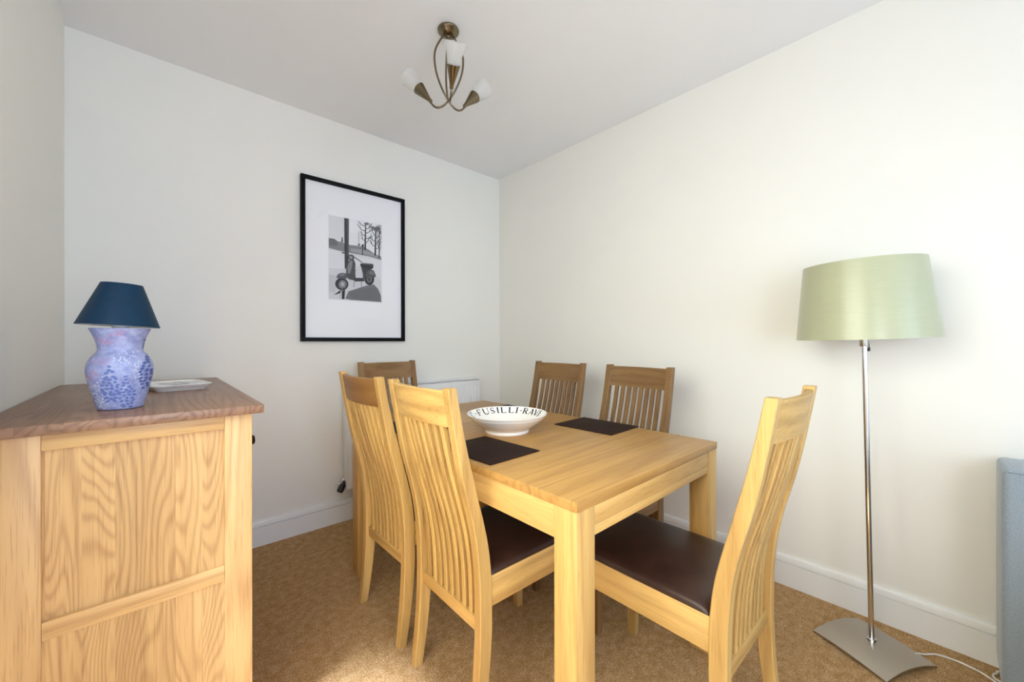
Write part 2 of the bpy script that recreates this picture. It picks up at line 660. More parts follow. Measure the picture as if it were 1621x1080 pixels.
def make_chair(label):
    c = thing('dining_chair', label, 'chair', group='slat-backed oak dining chairs around the table')
    for s in (1, -1):
        obj('back_post', post_bm(s), M['chair_z'], c, 25)
    for s in (1, -1):
        y0, y1 = sorted((s * CW, s * (CW - 0.036)))
        rings = []
        for z, k in ((0.0, 0.004), (0.30, 0.0), (0.452, 0.0)):
            rings.append([(0.476 + k, y0 + k, z), (0.512 - k, y0 + k, z), (0.512 - k, y1 - k, z), (0.476 + k, y1 - k, z)])
        obj('front_leg', loft(nb(), rings), M['chair_z'], c)
        ys = sorted((s * (CW - 0.003), s * (CW - 0.024)))
        obj('side_rail', bx(0.058, 0.477, ys[0], ys[1], 0.362, 0.4525, 0.0015), M['chair_x'], c)
    obj('front_rail', bx(0.488, 0.509, -CW + 0.036, CW - 0.036, 0.362, 0.4525, 0.0015), M['chair_y'], c)
    obj('rear_rail', bx(0.0585, 0.0785, -CW + 0.0245, CW - 0.0245, 0.385, 0.4525, 0.0015), M['chair_y'], c)
    obj('lower_rail', bx(0.034, 0.056, -CW + PT, CW - PT, Z_RAIL0, Z_RAIL1, 0.0015), M['chair_y'], c)
    obj('crest_rail', crest_bm(), M['chair_y'], c, 25)
    for k in range(8):
        obj('slat', slat_bm(-0.1225 + 0.035 * k), M['chair_z'], c, 25)
    obj('seat_cushion', cushion_bm(0.066, 0.514, -CW + 0.004, CW - 0.004, 0.4530, 0.031), M['leather'], c, 60)
    return c


def dup(root, label):
    r = root.copy()
    C.objects.link(r)
    r['label'] = label
    for ch in list(root.children):
        k = ch.copy()
        C.objects.link(k)
        k.parent = r
    return r


chair_spots = [
    (0.671, 1.0915, R(-1.0), 'pale oak slat-back chair on the sideboard side of the table, the nearer of two'),
    (0.668, 1.556, R(0.6), 'oak slat-back chair with red-brown top rail, between the sideboard and far table leg'),
    (1.119, 2.362, R(-88.3), 'oak chair at the far end of the table in front of the white radiator'),
    (1.772, 1.601, R(180.6), 'oak chair against the cream right wall, beside the room corner behind the white bowl'),
    (1.789, 1.084, R(177.6), 'oak chair along the right wall behind the far dark placemat, seen from its front'),
    (1.214, 0.338, R(90.0), 'oak chair at the near table end beside the floor lamp, whole brown leather seat showing'),
]
first = None
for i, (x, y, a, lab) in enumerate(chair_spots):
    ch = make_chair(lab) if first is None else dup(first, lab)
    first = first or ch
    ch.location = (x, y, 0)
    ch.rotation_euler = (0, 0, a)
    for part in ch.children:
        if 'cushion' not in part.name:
            k = {2: 0.50, 3: 0.41, 4: 0.41}.get(i, 1.0)  # far chairs: darker wood tone, with their shade put into the colour
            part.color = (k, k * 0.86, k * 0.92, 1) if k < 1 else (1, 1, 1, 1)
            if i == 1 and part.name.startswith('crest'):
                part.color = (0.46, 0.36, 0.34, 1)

# ------------------------------------------------------------------ placemats
MATS = [
    (0.8615, 1.082, 0.226, 0.288, R(2.5), 'dark brown placemat on the sideboard side of the table, directly before the bowl'),
    (0.850, 1.594, 0.226, 0.288, R(-2), 'dark placemat mostly hidden behind the two chair backs nearest the sideboard'),
    (1.459, 1.057, 0.226, 0.294, R(2.0), 'dark brown placemat fully in view on the right side of the table'),
    (1.440, 1.602, 0.226, 0.291, R(1.0), 'dark placemat behind the bowl with only a sliver showing over its rim'),
]
for x, y, w, l, a, lab in MATS:
    o = obj('placemat', bx(-w / 2, w / 2, -l / 2, l / 2, 0, 0.0035, 0.0012), M['mat'])
    o.location = (x, y, TZ + 0.0002)
    o.rotation_euler = (0, 0, a)
    tag(o, lab, 'placemat', 'dark brown placemats on the dining table')

# ------------------------------------------------------------------ pasta bowl
BX, BY = 1.099, 1.2475
bowl = thing('pasta_bowl', 'wide white ceramic pasta bowl with black capital letters inside the rim, on the table', 'bowl', (BX, BY, TZ))
RB, HB = 0.158, 0.072
outer = [(0.0, 0.006), (0.078, 0.006), (0.080, 0.0), (0.086, 0.0), (0.0875, 0.004), (0.085, 0.010), (0.088, 0.013), (0.112, 0.028), (0.133, 0.044), (0.147, 0.0575), (0.1485, 0.0590), (0.1492, 0.0605), (RB - 0.003, HB - 0.003), (RB, HB)]
inner = [(RB - 0.0012, HB + 0.0012), (RB - 0.003, HB), (0.146, 0.060), (0.128, 0.043), (0.108, 0.027), (0.085, 0.015), (0.05, 0.010), (0, 0.009)]
bowl.scale = (1.06, 1.06, 1.06)
obj('bowl_body', lathe(nb(), outer + inner, 96), M['ceramic'], bowl, 50)


def inner_rz(s):
    """a point on the inner wall, s metres down from the rim"""
    P = [(RB - 0.003, HB), (0.146, 0.060), (0.128, 0.043), (0.108, 0.027)]
    for a, b in zip(P[:-1], P[1:]):
        d = math.hypot(a[0] - b[0], a[1] - b[1])
        if s <= d:
            k = s / d
            return a[0] + (b[0] - a[0]) * k, a[1] + (b[1] - a[1]) * k
        s -= d
    return P[-1]


def strokes(ch):
    """letters as thick and thin strokes in a unit box: (x0,y0,x1,y1,width); y up"""
    T, t = 0.20, 0.085
    sf = lambda x, y, w=0.32: [(x - w / 2, y, x + w / 2, y, 0.045)]
    if ch == 'F':
        return [(0.2, 0, 0.2, 1, T), (0.2, 0.97, 0.8, 0.97, t), (0.8, 0.98, 0.8, 0.78, t), (0.2, 0.52, 0.62, 0.52, t), (0.62, 0.62, 0.62, 0.42, t)] + sf(0.2, 0.02)
    if ch == 'I':
        return [(0.2, 0, 0.2, 1, T)] + sf(0.2, 0.02) + sf(0.2, 0.98)
    if ch == 'L':
        return [(0.2, 0, 0.2, 1, T), (0.2, 0.03, 0.82, 0.03, t), (0.82, 0.0, 0.82, 0.24, t)] + sf(0.2, 0.98)
    if ch == 'U':
        arc = [(0.18 + 0.35 - 0.35 * math.cos(a), 0.34 - 0.34 * math.sin(a)) for a in [PI * k / 8 for k in range(9)]]
        seg = [(arc[k][0], arc[k][1], arc[k + 1][0], arc[k + 1][1], T - (T - t) * k / 7) for k in range(8)]
        return [(0.18, 0.32, 0.18, 1, T), (0.88, 0.32, 0.88, 1, t)] + seg + sf(0.18, 0.98) + sf(0.88, 0.98)
    if ch == 'S':
        P = [(0.74, 0.80), (0.66, 0.94), (0.45, 0.98), (0.25, 0.90), (0.18, 0.74), (0.27, 0.60), (0.48, 0.50), (0.68, 0.40), (0.77, 0.25), (0.68, 0.09), (0.46, 0.02), (0.24, 0.07), (0.14, 0.24)]
        w = [t, t, t, t + 0.02, 0.12, T, T, T, 0.12, t + 0.02, t, t, t]
        return [(P[k][0], P[k][1], P[k + 1][0], P[k + 1][1], w[k]) for k in range(12)]
    if ch == 'R':
        P = [(0.2, 0.97), (0.5, 0.97), (0.68, 0.90), (0.74, 0.75), (0.68, 0.58), (0.5, 0.50), (0.2, 0.50)]
        w = [t, t, 0.12, T, 0.12, t]
        return [(0.2, 0, 0.2, 1, T), (0.46, 0.5, 0.86, 0.0, T)] + [(P[k][0], P[k][1], P[k + 1][0], P[k + 1][1], w[k]) for k in range(6)] + sf(0.2, 0.02) + sf(0.9, 0.02, 0.2)
    if ch == 'A':
        return [(0.1, 0, 0.48, 1, t), (0.48, 1, 0.86, 0, T), (0.24, 0.34, 0.74, 0.34, t)] + sf(0.1, 0.02, 0.26) + sf(0.88, 0.02, 0.26)
    if ch == 'V':
        return [(0.1, 1, 0.48, 0, T), (0.48, 0, 0.86, 1, t)] + sf(0.1, 0.98, 0.26) + sf(0.88, 0.98, 0.26)
    if ch == 'C':
        P = [(0.5 + 0.38 * math.cos(a), 0.5 + 0.49 * math.sin(a)) for a in [R(45 + 270 * k / 12) for k in range(13)]]
        return [(P[k][0], P[k][1], P[k + 1][0], P[k + 1][1], 0.07 + 0.1 * max(0, 1 - abs(k - 5.5) / 6)) for k in range(12)]
    if ch == '.':
        return [(0.12, 0.5, 0.30, 0.5, 0.18)]
    return []


bm = nb()
toc = math.atan2(BY, BX)          # direction straight away from the camera
TXT = [('C', -82, 9.5), ('.', -67, 5), ('F', -59, 11.5), ('U', -45.5, 12.5), ('S', -31.0, 11), ('I', -19.0, 6), ('L', -11.4, 11.5), ('L', 2.2, 11.5), ('I', 14.6, 6),
       ('.', 22.5, 5), ('R', 28.5, 11), ('A', 41.0, 11.5), ('V', 52.5, 11.5), ('I', 64.5, 6)]
SH, S0 = 0.029, 0.0040
for ch, a0, wdeg in TXT:
    for x0, y0, x1, y1, w in strokes(ch):
        aw = wdeg / (1.0 if ch not in 'I.' else 0.42)
        asp = (aw * PI / 180 * 0.145) / SH
        dx, dy = (x1 - x0) * asp, (y1 - y0)
        ln = math.hypot(dx, dy) or 1e-6
        nx, ny = -dy / ln * w / 2 / asp, dx / ln * w / 2
        n = max(1, int(ln / 0.12))
        prev = None
        for k in range(n + 1):
            q = k / n
            pr = []
            for sg in (-1, 1):
                px, py = x0 + (x1 - x0) * q + sg * nx, y0 + (y1 - y0) * q + sg * ny
                r, z = inner_rz(S0 + (1 - py) * SH)
                ang = toc - R(a0 + px * aw)
                r -= 0.0006
                pr.append(bm.verts.new((r * math.cos(ang), r * math.sin(ang), z + 0.0006)))
            if prev:
                bm.faces.new((prev[0], prev[1], pr[1], pr[0]))
            prev = pr
obj('lettering', bm, M['lettering'], bowl, 0)['label'] = 'black serif capitals on the inner rim'

# ------------------------------------------------------------------ oak cabinet by the left wall
CX0, CX1, CY0, CY1, CZ = -0.2865, 0.205, 1.320, 2.435, 0.9385
cab = thing('sideboard', 'oak sideboard with darker wooden top standing along the grey left wall', 'sideboard', (CX0, CY0, 0))
w_, d_ = CX1 - CX0, CY1 - CY0
X1 = w_
xs0, xs1 = 0.1045, 0.4285            # panel opening between the stiles
obj('worktop', bx(0.001, w_ + 0.026, -0.019, d_ + 0.01, CZ, 0.962, 0.002), M['cab_top'], cab)['label'] = 'darker brown oak top'
obj('stile', bx(0, xs0, 0, 0.022, 0, CZ - 0.0005, 0.0012), M['cab_z'], cab)
obj('stile', bx(xs1, w_, 0, 0.022, 0, CZ - 0.0005, 0.0012), M['cab_z'], cab)
obj('top_rail', bx(xs0 + 0.0004, xs1 - 0.0004, 0, 0.022, 0.902, CZ - 0.0005, 0.0012), M['cab_x'], cab)
obj('middle_rail', bx(xs0 + 0.0004, xs1 - 0.0004, 0, 0.022, 0.489, 0.529, 0.0012), M['cab_x'], cab)
obj('bottom_rail', bx(xs0 + 0.0004, xs1 - 0.0004, 0, 0.022, 0.05, 0.14, 0.0012), M['cab_x'], cab)
obj('side_panel', bx(xs0 - 0.004, xs1 + 0.004, 0.0105, 0.019, 0.525, 0.906), M['cab_panel'], cab)
obj('side_panel', bx(xs0 - 0.0001, xs1 + 0.0001, 0.002, 0.019, 0.136, 0.4886), M['cab_panel'], cab)
obj('rear_panel', bx(0, 0.012, 0.023, d_, 0.05, CZ - 0.0005), M['cab_z'], cab)
obj('far_side', bx(0.0125, w_, d_ - 0.022, d_, 0, CZ - 0.0005, 0.0012), M['cab_z'], cab)
obj('floor_panel', bx(0.0125, w_ - 0.022, 0.023, d_ - 0.023, 0.07, 0.09), M['cab_x'], cab)
for z0, z1 in ((0.905, CZ - 0.0005), (0.715, 0.735), (0.05, 0.10)):
    obj('front_rail', bx(w_ - 0.021, w_, 0.0225, d_ - 0.0225, z0, z1), M['cab_z'], cab)


def knob_bm(x, y, z):
    bm = nb()
    lathe(bm, [(0, 0), (0.008, 0), (0.007, 0.014), (0.014, 0.023), (0.016, 0.029), (0.012, 0.035), (0, 0.036)], 20)
    bmesh.ops.rotate(bm, verts=bm.verts[:], cent=(0, 0, 0), matrix=Matrix.Rotation(R(90), 3, 'Y'))
    bmesh.ops.translate(bm, verts=bm.verts[:], vec=(x, y, z))
    return bm


n3 = (d_ - 0.05) / 3
for k in range(3):
    a = 0.025 + n3 * k
    dr = obj('drawer', bx(w_ - 0.019, w_ + 0.003, a + 0.002, a + n3 - 0.002, 0.738, 0.902, 0.002), M['cab_z'], cab)
    obj('knob', knob_bm(w_ + 0.003, a + n3 / 2, 0.82), M['knob'], dr)
    do = obj('cabinet_door', bx(w_ - 0.019, w_ + 0.003, a + 0.002, a + n3 - 0.002, 0.103, 0.712, 0.002), M['cab_z'], cab)
    obj('knob', knob_bm(w_ + 0.003, a + n3 - 0.04, 0.50), M['knob'], do)

# ------------------------------------------------------------------ table lamp on the cabinet
VX, VY = -0.066, 1.487
vl = thing('table_lamp', 'table lamp with painted lavender vase base and teal tapered shade, on the oak sideboard', 'lamp', (VX, VY, 0.9622))
vprof = [(0, 0.002), (0.040, 0.0), (0.0445, 0.003), (0.0475, 0.012), (0.053, 0.035), (0.0605, 0.068), (0.0648, 0.092), (0.0655, 0.108), (0.0625, 0.124), (0.0545, 0.139), (0.0470, 0.149), (0.0445, 0.156), (0.0452, 0.166), (0.0485, 0.181), (0.0540, 0.197), (0.0605, 0.212), (0.0600, 0.2125), (0.052, 0.200), (0.046, 0.185), (0.040, 0.16), (0.02, 0.155), (0, 0.155)]
vp = [(p.x, p.y) for p in spline([(r, z, 0) for r, z in vprof[1:16]], 3)]
bm = nb()
lathe(bm, [(0, 0.002)] + vp + vprof[16:], 64)


def vase_r(z):
    for a, b in zip(vp[:-1], vp[1:]):
        if a[1] <= z <= b[1]:
            return a[0] + (b[0] - a[0]) * (z - a[1]) / max(1e-6, b[1] - a[1])
    return 0.05


cam_dir = math.atan2(-VY, -VX)


def dab(px, py, rx, ry, mi, rot=0.0):
    """a brush dab at a point of the vase, px,py measured in the close view of it"""
    z0 = 0.213 - (py - 412) / (965 - 412) * 0.213
    vs = []
    half = 230 * vase_r(max(0.004, min(0.210, z0))) / 0.0655
    for k in range(7):
        a = 2 * PI * k / 7 + 0.3
        ux, uy = rx * math.cos(a), ry * math.sin(a)
        ux, uy = ux * math.cos(rot) - uy * math.sin(rot), ux * math.sin(rot) + uy * math.cos(rot)
        z = z0 - uy / 553 * 0.213
        z = max(0.004, min(0.209, z))
        s = max(-0.985, min(0.985, (px + ux - 365) / half))
        th = cam_dir + math.asin(s)
        r = vase_r(z) + 0.0005 + mi * 0.0001
        vs.append(bm.verts.new((r * math.cos(th), r * math.sin(th), z)))
    f = bm.faces.new(vs)
    f.material_index = mi


rg = random.Random(3)
for _ in range(150):
    px, py = rg.choice([(330, 460), (250, 500), (230, 640), (180, 710), (250, 620), (170, 740), (300, 510), (360, 450)])
    dab(px + rg.gauss(0, 26), py + rg.gauss(0, 16), rg.uniform(3, 8), rg.uniform(2.5, 6), 1)
for _ in range(90):
    px, py = rg.choice([(200, 760), (215, 830), (250, 880), (460, 640), (470, 690), (420, 610), (360, 610), (260, 930), (480, 740)])
    dab(px + rg.gauss(0, 20), py + rg.gauss(0, 26), rg.uniform(3, 8), rg.uniform(3, 6), 2)


def spire(xt, yt, xb, yb, wmax, mi, rows):
    for i in range(rows):
        q = i / (rows - 1)
        cx, cy = xt + (xb - xt) * q, yt + (yb - yt) * q
        wd = wmax * min(1.0, 0.22 + 1.5 * q) * (1.0 if q < 0.6 else 1.0 - 0.35 * (q - 0.6) / 0.4)
        m = max(1, int(wd / 15))
        for k in range(m):
            dab(cx + (k - (m - 1) / 2) * wd * 2 / m + rg.gauss(0, 4), cy + rg.gauss(0, 4), rg.uniform(12, 19), rg.uniform(6.5, 10.5), mi, rg.uniform(-0.5, 0.5))


spire(292, 672, 300, 895, 62, 3, 12)
spire(398, 740, 408, 945, 64, 3, 11)
spire(545, 590, 525, 815, 56, 4, 12)
spire(527, 500, 522, 545, 16, 4, 4)
for _ in range(40):
    dab(rg.uniform(150, 230), rg.uniform(790, 930), rg.uniform(3, 7), rg.uniform(3, 6), 2)
obj('vase_base', bm, [M['vase'], M['vase_pink'], M['vase_white'], M['vase_blue'], M['vase_deep']], vl, 50)
bm = nb()
lathe(bm, [(0, 0.150), (0.012, 0.150), (0.012, 0.200), (0.017, 0.204), (0.017, 0.236), (0, 0.236)], 20)
obj('lamp_holder', bm, M['gloss_white'], vl)
sh = [(0.0415, 0.331), (0.0405, 0.331), (0.0815, 0.2195), (0.0825, 0.2190)]
bm = nb()
tilt = Matrix.Rotation(R(3.0), 4, 'Y')
lathe(bm, sh, 56, closed=True)
for f in bm.faces:
    f.material_index = 0
for f in bm.faces:
    c = f.calc_center_median()
bmesh.ops.transform(bm, matrix=Matrix.Translation((0, 0, 0.27)) @ tilt @ Matrix.Translation((0, 0, -0.27)), verts=bm.verts[:])
shade = obj('lamp_shade', bm, M['teal'], vl, 50)
bm = nb()
lathe(bm, [(0.0402, 0.3300), (0.0809, 0.2200)], 56)
for k in range(3):
    a = 2 * PI * k / 3 + 0.4
    tube(bm, [(0.015 * math.cos(a), 0.015 * math.sin(a), 0.235), (0.079 * math.cos(a), 0.079 * math.sin(a), 0.2235)], 0.0012, 6)
bmesh.ops.transform(bm, matrix=Matrix.Translation((0, 0, 0.27)) @ tilt @ Matrix.Translation((0, 0, -0.27)), verts=bm.verts[:])
obj('shade_lining', bm, M['shade_lining'], shade, 50)

# ------------------------------------------------------------------ ceramic tray behind the lamp
tr = thing('ceramic_tray', 'small off-white ceramic tray with a grey painted motif, lying behind the table lamp', 'tray', (0.062, 1.975, 0.9622), R(9))


def tray_ring(hx, hy, z, r=0.02, n=5):
    out = []
    for cx, cy, a0 in ((hx - r, hy - r, 0), (-hx + r, hy - r, 90), (-hx + r, -hy + r, 180), (hx - r, -hy + r, 270)):
        for k in range(n + 1):
            a = R(a0 + 90 * k / n)
            out.append((cx + r * math.cos(a), cy + r * math.sin(a), z))
    return out


bm = nb()
loft(bm, [tray_ring(0.072, 0.105, 0.0), tray_ring(0.074, 0.107, 0.005), tray_ring(0.083, 0.118, 0.012), tray_ring(0.088, 0.124, 0.020), tray_ring(0.0875, 0.1235, 0.022), tray_ring(0.085, 0.121, 0.0215), tray_ring(0.078, 0.113, 0.0165), tray_ring(0.070, 0.10, 0.015)])
obj('tray_body', bm, M['ceramic'], tr, 50)
bm = nb()
rg = random.Random(11)
for k in range(7):
    a0 = rg.uniform(0, 6)
    cx, cy = rg.uniform(-0.045, 0.045), -0.08 + 0.027 * k
    pts = [(cx + (0.010 + 0.004 * j / 2) * math.cos(a0 + j * 0.6), cy + (0.010 + 0.004 * j / 2) * math.sin(a0 + j * 0.6), 0.0155) for j in range(8)]
    prev = None
    for j, p in enumerate(pts):
        q = pts[min(j + 1, 7)]
        o_ = pts[max(j - 1, 0)]
        d = Vector((q[0] - o_[0], q[1] - o_[1], 0)).normalized()
        nrm = Vector((-d.y, d.x, 0)) * 0.0035
        cur = (bm.verts.new(Vector(p) + nrm), bm.verts.new(Vector(p) - nrm))
        if prev:
            bm.faces.new((prev[0], prev[1], cur[1], cur[0]))
        prev = cur
obj('painted_motif', bm, M['tray_ink'], tr, 0)['label'] = 'grey painted curls'

# ------------------------------------------------------------------ framed photograph on the back wall
FX0, FX1, FZ0, FZ1 = 0.643, 1.306, 1.139, 2.133
fr_ = thing('framed_picture', 'black framed black-and-white scooter photograph in a wide white mount on the back wall', 'picture', ((FX0 + FX1) / 2, YB - 0.001, (FZ0 + FZ1) / 2))
fw2, fh2 = (FX1 - FX0) / 2, (FZ1 - FZ0) / 2
b = 0.024
bm = nb()
box(bm, -fw2, fw2, -0.026, 0, fh2 - b, fh2, 0.001)
box(bm, -fw2, fw2, -0.026, 0, -fh2, -fh2 + b, 0.001)
box(bm, -fw2, -fw2 + b, -0.026, 0, -fh2 + b, fh2 - b, 0.001)
box(bm, fw2 - b, fw2, -0.026, 0, -fh2 + b, fh2 - b, 0.001)
obj('frame', bm, M['black'], fr_)
obj('mount_board', bx(-fw2 + b, fw2 - b, -0.012, -0.002, -fh2 + b, fh2 - b), M['matboard'], fr_, 0)
obj('glass_pane', bx(-fw2 + b, fw2 - b, -0.0185, -0.0165, -fh2 + b, fh2 - b), M['glazing'], fr_, 0)
# the print, drawn from flat tone shapes; coordinates measured in the close view of the picture
PX0, PX1 = 0.802 - (FX0 + FX1) / 2, 1.140 - (FX0 + FX1) / 2
PZT, PZB = 1.922 - (FZ0 + FZ1) / 2, 1.402 - (FZ0 + FZ1) / 2
bm = nb()
tones = []


def mi_of(v):
    if v not in tones:
        tones.append(v)
    return tones.index(v)


layer = [0]


def uvp(x, y):
    u = (x - 75) / 565.0
    yt, yb = 75 + u * 85, 965 + u * 30
    v = (y - yt) / (yb - yt)
    u = min(1, max(0, u))
    v = min(1, max(0, v))
    return PX0 + (PX1 - PX0) * u, PZT + (PZB - PZT) * v


def poly(pts, tone):
    layer[0] += 1
    y = -0.0121 - layer[0] * 0.000016
    f = bm.faces.new([bm.verts.new((uvp(*p)[0], y, uvp(*p)[1])) for p in pts])
    f.material_index = mi_of(tone)


def line(pts, w, tone, w1=None):
    w1 = w if w1 is None else w1
    n = len(pts)
    for i in range(n - 1):
        (x0, y0), (x1, y1) = pts[i], pts[i + 1]
        a, c = w + (w1 - w) * i / (n - 1), w + (w1 - w) * (i + 1) / (n - 1)
        ln = math.hypot(x1 - x0, y1 - y0) or 1
        nx, ny = -(y1 - y0) / ln / 2, (x1 - x0) / ln / 2
        poly([(x0 + nx * a, y0 + ny * a), (x1 + nx * c, y1 + ny * c), (x1 - nx * c, y1 - ny * c), (x0 - nx * a, y0 - ny * a)], tone)


def disc(cx, cy, rx, ry, tone, n=18, rot=0.0):
    P = []
    for k in range(n):
        a = 2 * PI * k / n
        x, y = rx * math.cos(a), ry * math.sin(a)
        P.append((cx + x * math.cos(rot) - y * math.sin(rot), cy + x * math.sin(rot) + y * math.cos(rot)))
    poly(P, tone)


poly([(75, 75), (640, 160), (640, 995), (75, 965)], 214)                      # sky and paper tone
poly([(75, 75), (235, 99), (235, 330), (160, 340), (75, 325)], 204)
poly([(290, 110), (640, 160), (640, 330), (420, 260), (290, 250)], 220)
poly([(75, 320), (130, 325), (165, 350), (200, 355), (235, 370), (300, 385), (370, 390), (430, 395), (500, 430), (560, 470), (640, 500), (640, 535), (500, 500), (300, 470), (180, 450), (75, 425)], 128)
poly([(75, 322), (125, 327), (162, 352), (162, 400), (75, 395)], 108)
poly([(198, 355), (204, 310), (210, 300), (217, 312), (222, 360)], 100)       # spire
poly([(300, 420), (420, 430), (520, 460), (640, 505), (640, 520), (500, 485), (300, 455)], 150)
poly([(75, 425), (180, 450), (300, 470), (500, 500), (640, 535), (640, 995), (75, 965)], 196)   # road
poly([(75, 440), (235, 470), (235, 640), (75, 640)], 208)
poly([(340, 500), (640, 545), (640, 760), (580, 700), (350, 600)], 204)
poly([(75, 700), (150, 720), (140, 900), (75, 890)], 184)
line([(385, 240), (386, 380)], 9, 170)
disc(388, 378, 14, 12, 110)
# bare trees


def tree(x, yb, yt, w, spread, seed, tone=58):
    r = random.Random(seed)
    line([(x, yb), (x + 3, (yb + yt) / 2), (x + 6, yt)], w, tone, w * 0.5)
    for k in range(9):
        q = 0.25 + 0.75 * k / 8
        y0 = yb + (yt - yb) * q
        s = -1 if k % 2 else 1
        ex, ey = x + s * spread * r.uniform(0.5, 1.05), y0 - r.uniform(30, 80)
        mx, my = (x + ex) / 2, y0 - r.uniform(2, 26)
        line([(x + 3, y0), (mx, my), (ex, max(ey, 118))], w * 0.42, tone + 14, w * 0.2)
        for j in range(3):
            line([(mx, my), (mx + s * spread * r.uniform(0.05, 0.5), max(118, my - r.uniform(20, 70)))], w * 0.2, tone + 30, w * 0.12)


tree(455, 430, 150, 20, 95, 1)
tree(568, 490, 190, 20, 70, 2)
tree(612, 515, 200, 14, 40, 3)
for cx, cy, rx, ry in ((470, 150, 28, 14), (590, 200, 40, 24), (540, 190, 22, 14), (620, 240, 16, 22)):
    disc(cx, cy, rx, ry, 112)
line([(424, 490), (426, 380)], 10, 72)
disc(427, 388, 13, 18, 66)
poly([(231, 92), (279, 98), (277, 480), (274, 640), (235, 640), (233, 480)], 62)   # post
poly([(256, 96), (279, 99), (277, 480), (262, 480)], 84)
# shadow on the road
poly([(240, 960), (275, 880), (380, 845), (470, 815), (550, 800), (600, 850), (632, 920), (638, 992), (300, 972)], 112)
poly([(280, 900), (400, 860), (560, 830), (610, 900), (618, 980), (330, 965)], 104)
poly([(120, 925), (190, 870), (215, 880), (180, 905)], 44)
poly([(205, 880), (238, 860), (232, 965), (205, 965)], 40)
line([(197, 880), (188, 962)], 12, 178)
# scooter
disc(500, 745, 55, 66, 46)
disc(500, 745, 30, 38, 112)
disc(500, 748, 14, 18, 60)
disc(205, 805, 68, 66, 50, rot=0.3)
disc(212, 808, 42, 46, 122, rot=0.3)
disc(212, 806, 20, 24, 168)
poly([(148, 735), (165, 700), (205, 685), (250, 690), (268, 730), (250, 748), (200, 745), (160, 745)], 92)
poly([(172, 712), (205, 692), (240, 695), (230, 715), (190, 720)], 124)
poly([(262, 580), (290, 540), (330, 540), (348, 585), (345, 650), (350, 740), (335, 765), (270, 750), (250, 690), (250, 630)], 76)
poly([(275, 580), (295, 552), (318, 556), (310, 620), (290, 690), (268, 690), (262, 630)], 128)
poly([(330, 735), (440, 735), (445, 770), (340, 775)], 56)
disc(305, 520, 30, 34, 86)
disc(300, 516, 15, 18, 150)
line([(205, 468), (280, 492), (340, 515), (425, 570)], 14, 84, 8)
line([(310, 655), (358, 658)], 6, 70)
poly([(398, 585), (430, 578), (480, 582), (545, 585), (545, 625), (520, 640), (430, 632), (405, 615)], 48)
poly([(400, 580), (440, 574), (540, 580), (545, 594), (440, 590)], 88)
poly([(410, 618), (525, 640), (520, 690), (450, 740), (430, 740), (428, 690)], 60)
poly([(455, 700), (480, 655), (515, 640), (550, 652), (572, 700), (570, 724), (540, 728), (505, 720), (470, 750)], 84)
poly([(490, 675), (520, 655), (548, 668), (556, 698), (520, 700)], 112)
line([(335, 770), (328, 835)], 6, 96)
line([(412, 770), (412, 858)], 6, 92)
pr_ = obj('photo_print', bm, [grey(v) for v in tones], fr_, 0)
# normals towards the room
for p in pr_.data.polygons:
    if p.normal.y > 0:
        p.flip()
obj('print_border', bx(PX0 - 0.006, PX1 + 0.006, -0.01205, -0.0119, PZB - 0.006, PZT + 0.006), grey(232), fr_, 0)

# ------------------------------------------------------------------ radiator under the picture
rad = thing('radiator', 'white panel radiator with ribbed front low on the back wall behind the far chair', 'radiator', (1.404, YB - 0.001, 0))
RW, RZ0, RZ1 = 0.52, 0.215, 0.852
bm = nb()
box(bm, -RW + 0.004, RW - 0.004, -0.072, -0.060, RZ0, RZ1 - 0.02, 0.004)
N = 30
for k in range(N):
    x = -RW + 0.035 + (2 * RW - 0.07) * k / (N - 1)
    rings = []
    for z, g in ((RZ0 + 0.03, 0.0), (RZ0 + 0.05, 1.0), (RZ1 - 0.075, 1.0), (RZ1 - 0.055, 0.0)):
        hw_ = 0.0105
        rings.append([(x - hw_, -0.0715, z), (x - hw_ * 0.55, -0.0715 - 0.008 * g, z), (x + hw_ * 0.55, -0.0715 - 0.008 * g, z), (x + hw_, -0.0715, z)])
    loft(bm, rings)
obj('front_panel', bm, M['radiator'], rad)
obj('rear_panel', bx(-RW + 0.004, RW - 0.004, -0.030, -0.020, RZ0, RZ1 - 0.02, 0.003), M['radiator'], rad)
for s in (-1, 1):
    x0, x1 = sorted((s * RW, s * (RW - 0.004)))
    obj('end_cover', bx(x0, x1, -0.076, -0.016, RZ0 + 0.02, RZ1, 0.0015), M['radiator'], rad)
bm = nb()
box(bm, -RW + 0.0045, RW - 0.0045, -0.076, -0.070, RZ1 - 0.012, RZ1, 0.001)
box(bm, -RW + 0.0045, RW - 0.0045, -0.022, -0.016, RZ1 - 0.012, RZ1, 0.001)
for k in range(60):
    x = -RW + 0.012 + (2 * RW - 0.024) * k / 59
    box(bm, x - 0.003, x + 0.003, -0.070, -0.022, RZ1 - 0.010, RZ1 - 0.003)
obj('top_grille', bm, M['radiator'], rad)
for s in (-1, 1):
    obj('wall_bracket', bx(s * 0.36 - 0.02, s * 0.36 + 0.02, -0.02, 0, RZ0 + 0.05, RZ1 - 0.1), M['radiator'], rad)
bm = nb()
tube(bm, spline([(-0.50, -0.045, 0.245), (-0.535, -0.045, 0.245), (-0.541, -0.038, 0.245), (-0.542, -0.02, 0.245), (-0.542, -0.0005, 0.245)], 4), 0.0075, 10)
valve = obj('supply_pipe', bm, M['gloss_white'], rad)
bm = nb()
lathe(bm, [(0, 0.0), (0.010, 0.0), (0.010, 0.012), (0.016, 0.014), (0.019, 0.03), (0.019, 0.058), (0.015, 0.066), (0, 0.067)], 18)
